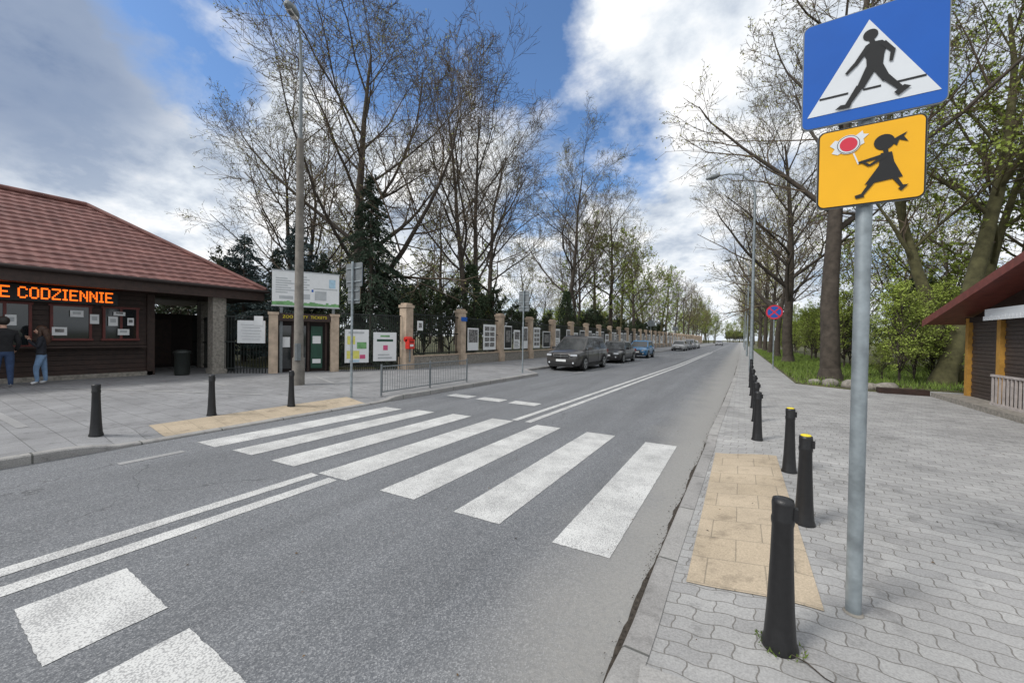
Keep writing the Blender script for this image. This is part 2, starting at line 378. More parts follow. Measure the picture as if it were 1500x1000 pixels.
# ------------------------------------------------------------ crossing sign
def rrect(w,h,r,n=6):
    P=[]
    for cx,cz,a0 in ((w/2-r,h/2-r,0),(-w/2+r,h/2-r,90),(-w/2+r,-h/2+r,180),(w/2-r,-h/2+r,270)):
        for i in range(n+1):
            a=R(a0+90*i/n); P.append((cx+r*math.cos(a),cz+r*math.sin(a)))
    return P
M_blue=mat('sign_blue',(.006,.10,.45),.35,.06,3); M_swhite=mat('sign_white',(.68,.71,.74),.4,.03); M_sy=mat('sign_yellow',(.86,.44,.005),.35,.05,3)
M_sred=mat('sign_red',(.62,.03,.06),.4,.05)
b=MB()
b.cyl((.58,2.86,.1),(.58,2.86,3.46),.036,M_steel,20); b.lathe((.58,2.86,3.46),[(.038,0),(.038,.02),(.01,.03)],M_blk)
b.lathe((.58,2.86,.112),[(.048,0),(.045,.005),(.037,.010)],M_stone,16)
def plate(cx,cz,w,h,back=M_steelD,y=2.80):
    b.M=Matrix.Translation((cx,y,cz)); 
    b.prism(rrect(w,h,.035),.014,back)
    b.M=Matrix.Identity(4)
plate(.58,3.175,.60,.60); plate(.583,2.625,.448,.44)
for z in (3.3,3.05,2.75,2.5):
    b.box((.58,2.835,z),(.12,.05,.03),M_steel)
def flat(pts,m,dy): b.add([(x,dy,z) for x,z in pts],[tuple(range(len(pts)))],m)
def circ(cx,cz,r,m,dy,n=24): flat([(cx+r*math.cos(-2*math.pi*i/n),cz+r*math.sin(-2*math.pi*i/n)) for i in range(n)],m,dy)
def seg(p,q_,w,m,dy,w2=None):
    a=Vector(p);c=Vector(q_);d=(c-a).normalized();n=Vector((-d.y,d.x)); w2=w if w2 is None else w2
    flat([tuple(a+n*w/2),tuple(c+n*w2/2),tuple(c-n*w2/2),tuple(a-n*w/2)],m,dy)
b.M=Matrix.Translation((.58,2.80,3.175))
flat(rrect(.59,.59,.032),M_blue,-.002)
S=lambda x,z:((x-.5)*.6,(.5-z)*.6)
flat([S(.48,.11),S(.955,.885),S(.045,.885)],M_swhite,-.004)
K=-.006
seg(S(.135,.735),S(.345,.735),.011,M_blackp,K); seg(S(.45,.735),S(.57,.735),.011,M_blackp,K); seg(S(.66,.735),S(.86,.735),.011,M_blackp,K)
circ(*S(.49,.255),.031,M_blackp,K-.001)
seg(S(.495,.29),S(.51,.35),.022,M_blackp,K-.0015)
flat([S(.455,.345),S(.50,.32),S(.57,.33),S(.605,.37),S(.585,.46),S(.575,.59),S(.47,.59),S(.465,.47),S(.44,.40)],M_blackp,K-.002)
seg(S(.475,.36),S(.385,.50),.026,M_blackp,K-.003,.020); seg(S(.388,.49),S(.325,.56),.020,M_blackp,K-.004,.014)
seg(S(.575,.355),S(.645,.45),.026,M_blackp,K-.003,.020); seg(S(.643,.435),S(.63,.54),.020,M_blackp,K-.004,.014)
seg(S(.50,.55),S(.425,.72),.046,M_blackp,K-.003,.032); seg(S(.425,.70),S(.34,.845),.033,M_blackp,K-.004,.022); flat([S(.25,.868),S(.29,.835),S(.37,.84),S(.355,.875)],M_blackp,K-.005)
seg(S(.54,.55),S(.605,.69),.046,M_blackp,K-.0035,.033); seg(S(.60,.67),S(.70,.80),.032,M_blackp,K-.0045,.022); flat([S(.655,.825),S(.72,.775),S(.765,.80),S(.685,.86)],M_blackp,K-.005)
b.M=Matrix.Translation((.583,2.80,2.625))
flat(rrect(.444,.436,.033),M_blackp,-.002); flat(rrect(.430,.422,.028),M_sy,-.004)
S=lambda x,z:((x-.5)*.448,(.5-z)*.44)
flat([S(.12,.20),S(.17,.14),S(.25,.17),S(.25,.30),S(.20,.33),S(.14,.30),S(.17,.25)],M_swhite,-.0065)
flat([S(.36,.13),S(.43,.075),S(.44,.12),S(.49,.13),S(.44,.18),S(.45,.235),S(.36,.28)],M_swhite,-.0065)
circ(*S(.30,.22),.052,M_swhite,-.008); circ(*S(.30,.22),.049,M_blackp,-.0085); circ(*S(.30,.22),.046,M_swhite,-.009); circ(*S(.30,.22),.038,M_sred,-.010)
seg(S(.35,.34),S(.40,.49),.007,M_swhite,-.007)
circ(*S(.63,.27),.042,M_blackp,-.007); flat([S(.68,.27),S(.74,.34),S(.76,.27),S(.84,.31),S(.80,.24),S(.83,.19),S(.75,.23)],M_blackp,-.0075)
seg(S(.64,.33),S(.65,.44),.020,M_blackp,-.0078)
flat([S(.60,.40),S(.70,.40),S(.72,.52),S(.80,.72),S(.46,.76),S(.585,.55)],M_blackp,-.008)
seg(S(.64,.43),S(.40,.475),.020,M_blackp,-.0085,.012); seg(S(.66,.43),S(.50,.53),.018,M_blackp,-.009,.012); seg(S(.50,.53),S(.42,.46),.013,M_blackp,-.0095,.01)
seg(S(.54,.72),S(.44,.88),.022,M_blackp,-.0085,.014); flat([S(.37,.88),S(.45,.86),S(.46,.91),S(.38,.92)],M_blackp,-.009)
seg(S(.72,.70),S(.79,.83),.022,M_blackp,-.0085,.014); flat([S(.76,.86),S(.80,.82),S(.85,.82),S(.79,.89)],M_blackp,-.009)
b.M=Matrix.Identity(4)
b.make('pedestrian_crossing_sign')
def backsign(x,y,z0,pl,h):
    b=MB(); b.cyl((x,y,.1),(x,y,h),.03,M_steel,12)
    for cz,w,hh,ft in pl:
        b.M=Matrix.Translation((x,y+.045,cz)); b.prism(rrect(w,hh,.03),.012,M_steelD)
        b.M=Matrix.Translation((x,y+.06,cz)); b.prism(rrect(w-.01,hh-.01,.03),.003,ft)
        b.M=Matrix.Identity(4)
        for dz in(-hh*.28,hh*.28): b.box((x,y+.034,cz+dz),(w*.9,.022,.03),M_steel)
    return b
backsign(-8.16,6.01,.1,[(3.1,.60,.58,M_blue),(2.6,.45,.40,M_sy)],3.42).make('pedestrian_crossing_sign')
backsign(-7.95,14.2,.1,[(3.3,.5,.6,M_blue),(2.85,.5,.25,M_swhite)],3.62).make('parking_sign')
backsign(-9.3,48,.1,[(3.5,.7,.7,M_blue)],3.9).make('parking_sign')
backsign(-9.3,68,.1,[(3.4,.9,.6,M_swhite)],3.7).make('traffic_sign')
b=MB(); b.cyl((1.55,25.4,.1),(1.55,25.4,3.6),.035,M_steel,10)
b.M=Matrix.Translation((1.55,25.35,3.22)); 
for i,(r,m) in enumerate(((.39,M_sred),(.31,M_blue))): circ(0,0,r,m,-.002*i-.001,28)
seg((-.26,.26),(.26,-.26),.07,M_sred,-.006);seg((-.26,-.26),(.26,.26),.07,M_sred,-.008)
b.prism([(.39*math.cos(i*.2244),.39*math.sin(i*.2244)) for i in range(28)],.012,M_steelD)
b.make('no_stopping_sign')
# ------------------------------------------------------------ railing left
b=MB()
x0,y0,x1,y1=-7.78,6.6,-7.84,10.2; n=44
def rp(t,z): return (lerp(x0,x1,t),lerp(y0,y1,t),z)
for z in(.2,.84): b.cyl(rp(0,z),rp(1,z),.016,M_steelD,6)
for t in(0,.5,1): b.cyl(rp(t,.1),rp(t,.9),.024,M_steelD,8)
for i in range(n): b.cyl(rp((i+.5)/n,.2),rp((i+.5)/n,.84),.006,M_steelD,5)
b.make('pedestrian_railing')
# ------------------------------------------------------------ street lamps
b=MB(); x,y=-11.33,6.53
b.tube([(x,y,.11),(x,y,.9),(x,y,.95),(x,y,7.4)],[.17,.165,.13,.095],M_conc,10)
b.box((x+.13,y-.1,1.1),(.12,.12,.5),M_steelD)
b.tube([(x,y,7.3),(x,y,9.6),(x+.03,y-.04,10.3),(x+.12,y-.16,10.65),(x+.22,y-.3,10.75)],[.06,.045,.04,.035,.03],M_steelD,8)
b.M=Matrix.Translation((x+.22,y-.3,10.75))@Matrix.Rotation(math.atan2(-.5,.3),4,'Z')
b.tube([(-.12,0,0),(0,0,0),(.2,0,-.02),(.4,0,-.04),(.46,0,-.04)],[.05,.12,.15,.11,.03],M_steelD,10); b.box((.18,0,-.1),(.36,.16,.1),M_white)
b.M=Matrix.Identity(4); b.make('street_lamp')
def lampR(x,y,h,arm=-2.1):
    b=MB(); b.cyl((x,y,.1),(x,y,1.4),.1,M_steel,10,.09)
    b.tube([(x,y,1.3),(x,y,h-1.2),(x+arm*.08,y,h-.6),(x+arm*.35,y,h-.1),(x+arm*.7,y,h+.05),(x+arm,y,h+.05)],[.08,.055,.05,.045,.04,.035],M_steel,10)
    b.tube([(x+arm*.95,y,h+.05),(x+arm*1.05,y,h+.05),(x+arm*1.2,y,h+.03),(x+arm*1.35,y,h)],[.04,.12,.13,.05],M_steelD,10)
    b.make('street_lamp')
for (x,y,h) in ((.46,22,9.9),(.55,44,9.6),(.6,72,9.6),(.6,102,9.6)): lampR(x,y,h,-1.6)
# ------------------------------------------------------------ fence
b=MB(); FX=-13.; P0=12.4; SP=3.9; NP=40
for i in range(NP):
    y=P0+i*SP
    b.box((FX,y,1.5),(.42,.42,2.8),M_beige); b.box((FX,y,.38),(.52,.52,.55),M_beige); b.box((FX,y,2.94),(.50,.50,.12),M_beige); b.box((FX,y,3.04),(.36,.36,.09),M_beige)
    if i<NP-1:
        b.box((FX,y+SP/2,.38),(.28,SP-.53,.54),M_stone); b.box((FX,y+SP/2,.675),(.34,SP-.53,.05),M_beige)
        for z in(.8,1.75,2.62): b.box((FX,y+SP/2,z),(.05,SP-.43,.05),M_fmesh)
        nb=26 if i<14 else 12
        for k in range(nb): b.box((FX,y+.25+(SP-.5)*(k+.5)/nb,1.72),(.022,.022,1.95),M_fmesh)
b.make('fence')
def poster(x,y0,y1,z0,z1,kind,rz=0):
    b=MB(); w=y1-y0; h=z1-z0
    b.box((0,w/2,h/2),(.03,w,h),M_white)
    def r(a,c,d,e,m,k=1): b.poly([(.015+.003*k,a*w,c*h),(.015+.003*k,d*w,c*h),(.015+.003*k,d*w,e*h),(.015+.003*k,a*w,e*h)],m)
    if kind==0: r(.08,.35,.92,.93,M_photo)
    elif kind==1:
        for i in range(2):
            for j in range(4): r(.1+i*.42,.12+j*.21,.46+i*.42,.28+j*.21,M_photo)
    elif kind==2: r(.05,.05,.95,.95,M_blackp); r(.2,.3,.8,.8,M_photo,2)
    else: r(.1,.5,.9,.9,M_photo); [r(.1,.1+i*.09,.8-.1*(i%2),.13+i*.09,M_blackp) for i in range(4)]
    o=b.make('poster',loc=(x,y0,z0))
k=0
for i in range(1,26):
    y=P0+i*SP
    for a,c in ((.5,1.5),(2.0,3.3)) if i%2 else ((.4,1.3),(1.6,2.4),(2.7,3.5)):
        if random.random()<.12 and i>3: continue
        poster(FX+.1,y+a,y+c,.85,2.35 if k%3 else 2.1,k%4); k+=1
b=MB(); b.box((0,0,0),(.03,.35,.45),M_white); b.poly([(.018,-.1,-.1),(.018,.1,-.1),(.018,.1,.12),(.018,-.1,.12)],M_photo); b.make('notice_board',loc=(FX+.06,13.2,2.1))
b=MB(); b.box((0,0,0),(.02,.5,.22),M_blue); b.make('street_name_sign',loc=(FX+.24,16.3,2.55))
# ------------------------------------------------------------ entrance (diagonal)
A=Vector((-15.35,7.87)); Bq=Vector((-12.95,12.25)); d=(Bq-A).normalized(); ang=math.atan2(d.y,d.x)
def on(t,off=0): p=A+(Bq-A)*t+Vector((d.y,-d.x))*off; return p.x,p.y
LT=(Bq-A).length
def ebox(t,off,z0,z1,w,dep,m): x,y=on(t,off); b.box((x,y,(z0+z1)/2),(w,dep,z1-z0),m,ang)
b=MB()
TE=2.13/LT
for t in(0,TE): ebox(t,0,.1,2.35,.3,.34,M_beige); ebox(t,0,2.35,2.45,.36,.4,M_beige)
ebox(TE/2,.05,2.12,2.42,1.8,.22,M_brown)
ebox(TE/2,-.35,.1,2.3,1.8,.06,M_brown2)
for t,m in((.18,M_glass),(.42,M_glass),(.70,M_grn)): ebox(TE*t,-.25,.25,1.95,.42,.05,m)
for t in (.06,.3,.56,.86): ebox(TE*t,-.22,.1,2.1,.07,.09,M_brown)
ebox(TE*.70,-.21,1.25,1.55,.3,.02,M_white); ebox(TE*.70,-.21,.45,.62,.3,.02,M_white); ebox(TE*.2,-.21,1.1,1.5,.25,.02,M_white)
ent=b.make('ticket_entrance')
tx=D.curves.new('entrance_lettering','FONT'); tx.body='ZOO BILETY  TICKETS'; tx.size=.155; tx.align_x='CENTER'; tx.align_y='CENTER'; tx.extrude=.004; tx.materials.append(M_yel)
to=D.objects.new('lettering',tx); C.collection.objects.link(to); to.parent=ent; px,py=on(TE/2,.17); to.location=(px,py,2.28); to.rotation_euler=(R(90),0,ang)
b=MB()
M_lg=mat('print_green',(.16,.36,.14),.5,.3); M_lb=mat('print_light_blue',(.4,.58,.7),.5,.2); M_pink=mat('print_pink',(.6,.08,.2),.5,.1); M_gy=mat('print_grey',(.45,.47,.48),.5,.1); M_py=mat('print_yellow',(.72,.68,.15),.5,.15)
for t in(.05,TE*.98): ebox(t,-.12,.1,2.75,.1,.1,M_steelD)
ebox(TE/2+.01,-.05,2.72,4.05,2.35,.06,M_white); ebox(TE/2+.01,-.05,4.05,4.09,2.4,.09,M_gy); ebox(TE/2+.01,-.05,2.68,2.72,2.4,.09,M_gy)
def ep(t0,t1,z0,z1,m,off=-.015,tc=TE/2+.01,W_=2.35):
    p=[on(tc+(t0-.5)*W_/LT,off),on(tc+(t1-.5)*W_/LT,off)]
    b.poly([(*p[0],z0),(*p[1],z0),(*p[1],z1),(*p[0],z1)],m)
for i in range(7): ep(.05,.22+.05*(i%3),3.75-i*.09,3.79-i*.09,M_gy)
for i in range(6): ep(.34,.5+.04*(i%2),3.85-i*.1,3.89-i*.1,M_gy)
for i in range(24): ep(i/24,(i+1)/24,2.74,2.82+random.uniform(0,.10),M_lg)
ep(.62,.8,2.98,3.35,M_gy); ep(.84,.94,3.5,3.85,M_lb); ep(.1,.3,2.98,3.1,M_gy); ep(.6,.97,3.42,3.46,M_gy); ep(.42,.55,3.0,3.2,M_gy); ep(.57,.6,3.3,3.4,M_blue)
b.make('information_board')
b=MB()
for i in range(30):
    t=TE+.06+(1-TE-.1)*i/29; ebox(t,-.06,.1,2.5,.025,.025,M_fmesh)
for z in(.3,1.4,2.5): ebox((1+TE)/2,-.06,z-.02,z+.02,LT*(1-TE)-.3,.04,M_fmesh)
b.make('entrance_fence')
def banner(tc,w,z0,z1,items,name='banner'):
    global b
    b=MB(); ebox(tc,.0,z0,z1,w,.03,M_white)
    for j,(t0,t1,a,c,m) in enumerate(items): ep(t0,t1,lerp(z0,z1,a),lerp(z0,z1,c),m,.020+.002*j,tc,w)
    b.make(name)
banner(.60,.95,.45,1.85,[(.08,.6,.12,.36,M_py),(.5,.9,.42,.62,M_lg),(.1,.42,.55,.80,M_py),(.2,.6,.02,.08,M_lb),(.62,.85,.12,.24,M_pink),(.15,.8,.88,.93,M_gy)])
banner(.83,.98,.5,1.75,[(.3,.7,.84,.9,M_lg),(.15,.85,.68,.76,M_grn),(.42,.62,.38,.55,M_pink),(.2,.8,.08,.14,M_gy),(.2,.7,.2,.24,M_gy)])
b=MB()
a0=Vector((-16.8,6.6)); a1=Vector((-15.35,7.87)); dd=(a1-a0)
for i in range(18):
    p=a0+dd*(i+.5)/18; b.box((p.x,p.y,1.2),(.025,.025,2.2),M_fmesh)
for z in(.3,1.3,2.25): b.box(((a0.x+a1.x)/2,(a0.y+a1.y)/2,z),(dd.length,.04,.04),M_fmesh,math.atan2(dd.y,dd.x))
b.make('metal_gate')
b=MB(); p=a0+dd*.62; an=math.atan2(dd.y,dd.x); b.box((p.x+.05,p.y-.05,1.68),(.95,.03,.85),M_white,an); b.box((p.x+.25,p.y+.1,2.1),(.3,.04,.35),M_white,an)
for i in range(6): b.box((p.x+.065,p.y-.065,1.95-i*.11),(.7-.1*(i%2),.03,.012),M_gy,an)
b.make('notice_board')
b=MB(); b.box((0,0,0),(.22,.34,.42),M_red); b.tube([(-.11,-.17,.21),(-.11,.17,.21)],[.12,.12],M_red,12); b.box((.115,0,.1),(.01,.24,.03),M_blackp); b.box((.115,0,-.06),(.01,.2,.1),M_white); b.box((0,0,-.5),(.06,.06,.6),M_steelD); b.make('post_box',loc=(FX+.34,12.3,1.25))
# ------------------------------------------------------------ wooden ticket house
house=D.objects.new('ticket_house',None); C.collection.objects.link(house)
EX,EZ,RX,RZ,YE,YR,YS=-16.3,3.30,-20.5,6.13,8.07,4.0,-12.
b=MB(); nr=17
def row(P,Q,nr,flip=False):
    for i in range(nr):
        t0,t1=i/nr,(i+1)/nr; a0,a1=P(t0); c0,c1=P(t1)
        n=max(8,int((a1-a0).length/.07)); vs=[];fs=[]
        for j in range(n+1):
            s=j/n; w=.022*abs(math.sin(j*math.pi/4.))
            lo=a0.lerp(a1,s); hi=c0.lerp(c1,s)
            vs+=[tuple(lo+Vector((0,0,0))),tuple(lo+Vector((0,0,.045+w))),tuple(hi+Vector((0,0,.004+w*.6)))]
        for j in range(n):
            k=j*3; fs+=[(k,k+3,k+4,k+1),(k+1,k+4,k+5,k+2)]
        if flip: fs=[f[::-1] for f in fs]
        b.add(vs,fs,M_tile)
row(lambda t:(Vector((lerp(EX,RX,t),YS,lerp(EZ,RZ,t))),Vector((lerp(EX,RX,t),lerp(YE,YR,t),lerp(EZ,RZ,t)))),0,nr)
row(lambda t:(Vector((lerp(EX,RX,t),lerp(YE,YR,t),lerp(EZ,RZ,t))),Vector((lerp(2*RX-EX,RX,t)+.001,lerp(YE,YR,t),lerp(EZ,RZ,t)))),0,nr)
b.poly([(2*RX-EX,YS,EZ),(RX,YS,RZ),(RX,YR,RZ),(2*RX-EX,YE,EZ)],M_tile)
b.tube([(EX,YE,EZ+.06),(RX,YR,RZ+.07)],[.08,.08],M_tile,8); b.tube([(RX,YR,RZ+.07),(RX,YS,RZ+.07)],[.09,.09],M_tile,8)
b.make('roof',house)
b=MB()
b.box((EX-.08,(YE+YS)/2,3.08),(.10,YE-YS-.1,.34),M_brown); b.box((RX,YE-.08,3.08),(2*(EX-RX)-.3,.10,.34),M_brown)
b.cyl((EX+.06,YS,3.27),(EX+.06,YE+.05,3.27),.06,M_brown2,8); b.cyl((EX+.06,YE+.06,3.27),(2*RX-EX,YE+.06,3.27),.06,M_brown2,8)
b.box((RX,(YE+YS)/2,2.96),(2*(EX-RX)-.35,YE-YS-.3,.03),M_brown)
b.make('eaves',house)
b=MB(); WX=-17.8
for i in range(18):
    z=.25+i*.152
    if z>2.85: break
    b.box((WX-.1,(5+YS)/2,z+.07),(.2,5-YS,.138),M_brown); b.box((WX-3.2,4.9,z+.07),(6.0,.2,.138),M_brown)
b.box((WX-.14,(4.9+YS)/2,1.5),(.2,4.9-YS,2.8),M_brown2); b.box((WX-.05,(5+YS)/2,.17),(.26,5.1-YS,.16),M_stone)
b.box((WX-.02,5.0,1.5),(.2,.2,2.85),M_brown)
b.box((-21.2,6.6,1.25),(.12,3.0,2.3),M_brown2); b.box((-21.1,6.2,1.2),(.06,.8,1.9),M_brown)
b.make('walls',house)
b=MB()
def window(y0,y1,z0,z1,mull=1):
    x=WX+.02
    b.box((x,(y0+y1)/2,(z0+z1)/2),(.05,y1-y0,z1-z0),M_glass)
    for z in(z0,z1): b.box((x+.02,(y0+y1)/2,z),(.09,y1-y0+.12,.07),M_maroon)
    for k in range(mull+2): b.box((x+.022,lerp(y0,y1,k/(mull+1)),(z0+z1)/2),(.085,.06,z1-z0-.07),M_maroon)
window(.2,1.2,1.1,2.35); window(1.45,2.35,1.15,2.4); window(2.75,3.55,1.35,2.4,0); window(3.85,4.65,1.35,2.4)
b.box((WX+.2,2.5,1.12),(.45,4.6,.05),M_brown)
for y,z,w,h in ((2.9,1.6,.3,.25),(3.25,2.15,.28,.2),(3.63,2.0,.2,.3),(4.05,1.95,.22,.3),(4.3,1.6,.28,.2),(4.2,2.2,.28,.12),(1.6,2.2,.25,.2),(2.0,1.9,.2,.3),(1.8,1.5,.3,.2),(4.47,1.95,.16,.25)):
    b.box((WX+.105,y,z),(.01,w,h),M_white); b.box((WX+.113,y,z+.02),(.004,w*.6,h*.4),M_gy if random.random()<.5 else M_photo)
b.make('windows',house)
b=MB(); 
for x,y in((-16.8,6.6),(-16.8,-3)): b.box((x,y,1.53),(.42,.42,2.86),M_stone); b.box((x,y,.2),(.5,.5,.2),M_stone)
b.box((-20.,7.4,1.53),(.4,.4,2.86),M_stone)
b.make('columns',house)
b=MB()
for i in range(30): 
    x=-17.1-i*.13; b.box((x,7.3,1.2),(.03,.03,2.15),M_fmesh)
for z in(.25,1.2,2.2): b.box((-19,7.3,z),(3.8,.05,.05),M_fmesh)
b.box((-17.9,7.32,.75),(1.6,.03,1.2),M_fmesh)
b.make('bar_gate',house)
F={'C':["01110","10001","10000","10000","10000","10001","01110"],'O':["01110","10001","10001","10001","10001","10001","01110"],'D':["11110","10001","10001","10001","10001","10001","11110"],
'Z':["11111","00001","00010","00100","01000","10000","11111"],'I':["111","010","010","010","010","010","111"],'E':["11111","10000","10000","11110","10000","10000","11111"],
'N':["10001","11001","10101","10101","10011","10001","10001"],'Y':["10001","10001","01010","00100","00100","00100","00100"],' ':["00"]*7}
M_led=mat('led_orange',(1.,.16,.01),.5,.0,emit=1.6)
b=MB(); b.box((WX+.28,1.6,2.68),(.14,5.0,.46),M_blackp)
txt="CZYNNE CODZIENNIE"; cols=[]
for ch in txt:
    g=F[ch]
    for c in range(len(g[0])): cols.append([g[r][c]=='1' for r in range(7)])
    cols.append([False]*7)
cw=.0345; y0=4.04-cw*len(cols)
for i,c in enumerate(cols):
    for r in range(7):
        if c[r]:
            b.box((WX+.355,y0+i*cw,2.83-r*.047),(.012,cw*1.02,.040),M_led)
b.make('led_sign',house)
b=MB(); b.lathe((-16.9,5.6,.11),[(.2,0),(.22,.1),(.22,.75),(.25,.78),(.25,.84),(.12,.9)],M_fmesh,14); b.make('litter_bin')
# ------------------------------------------------------------ red roofed kiosk right
k=D.objects.new('wooden_kiosk',None); C.collection.objects.link(k)
M_och=mat('ochre_wood',(.42,.22,.04),.6,.2,8); M_shut=mat('roller_shutter',(.055,.04,.035),.5,.25,12)
b=MB(); KX=5.45
rk=lambda y: 2.31+(16.3-y)*.242
b.add([(4.75,16.4,2.31),(4.75,9.6,rk(9.6)),(12,9.6,rk(9.6)),(12,16.4,2.31),(4.75,16.4,2.20),(4.75,9.6,rk(9.6)-.11),(12,9.6,rk(9.6)-.11),(12,16.4,2.20)],[(0,1,2,3)[::-1],(4,5,6,7),(0,4,5,1)[::1],(0,3,7,4)],M_roofred)
b.add([(4.75,9.6,rk(9.6)),(4.75,2.8,2.31),(12,2.8,2.31),(12,9.6,rk(9.6))],[(0,1,2,3)],M_roofred)
b.add([(4.73,16.42,2.34),(4.73,9.6,rk(9.6)+.03),(4.73,9.6,rk(9.6)-.17),(4.73,16.42,2.14)],[(0,1,2,3)],M_roofred)
for i in range(26):
    x=4.9+i*.28; b.add([(x,16.4,2.32),(x+.04,16.4,2.345),(x+.08,16.4,2.32),(x,9.6,rk(9.6)+.01),(x+.04,9.6,rk(9.6)+.035),(x+.08,9.6,rk(9.6)+.01)],[(0,3,4,1),(1,4,5,2)],M_roofred)
b.make('roof',k)
b=MB()
b.add([(KX,15.5,.1),(KX,9.6,.1),(KX,9.6,rk(9.6)-.13),(KX,15.5,rk(15.5)-.13)],[(0,1,2,3)],M_brown)
b.box((8.7,15.48,1.15),(6.4,.1,2.2),M_brown)
for y in(15.4,13.9,12.3,10.7): b.box((KX-.06,y,1.22),(.14,.16,2.25),M_och)
b.box((KX-.06,12.9,2.3),(.12,5.3,.14),M_brown2)
for (ya,yb) in((14.0,15.3),(12.4,13.8),(10.8,12.2)):
    for i in range(22): b.box((KX-.03-.012*(i%2),(ya+yb)/2,.2+i*.095),(.04,yb-ya,.088),M_shut)
b.box((KX-.35,12.55,2.38),(.03,2.7,.22),M_swhite)
for i in range(20): b.box((KX-.37,11.3+i*.135,2.27),(.03,.1,.1),M_swhite)
M_rail=mat('weathered_white_wood',(.42,.38,.36),.7,.2,8)
b.box((KX-.35,12.2,.92),(.05,2.7,.05),M_rail); b.box((KX-.35,12.2,.25),(.05,2.7,.05),M_rail)
for i in range(18): b.box((KX-.35,10.98+i*.148,.58),(.025,.05,.64),M_rail)
b.box((KX+1,12.4,.17),(3.4,6.6,.12),M_stone)
b.make('walls',k)
b=MB(); b.box((4.2,15.9,.19),(1.1,.3,.16),M_brown); b.make('low_planter')
b=MB()
for x,y,r in((2.7,17.,.22),(3.2,16.6,.26),(3.6,16.5,.2),(3.95,16.3,.25),(2.3,17.3,.16)): b.ico((x,y,.15+r*.3),r,M_stone,2,.12,(1.2,.9,.75))
b.make('boulders')
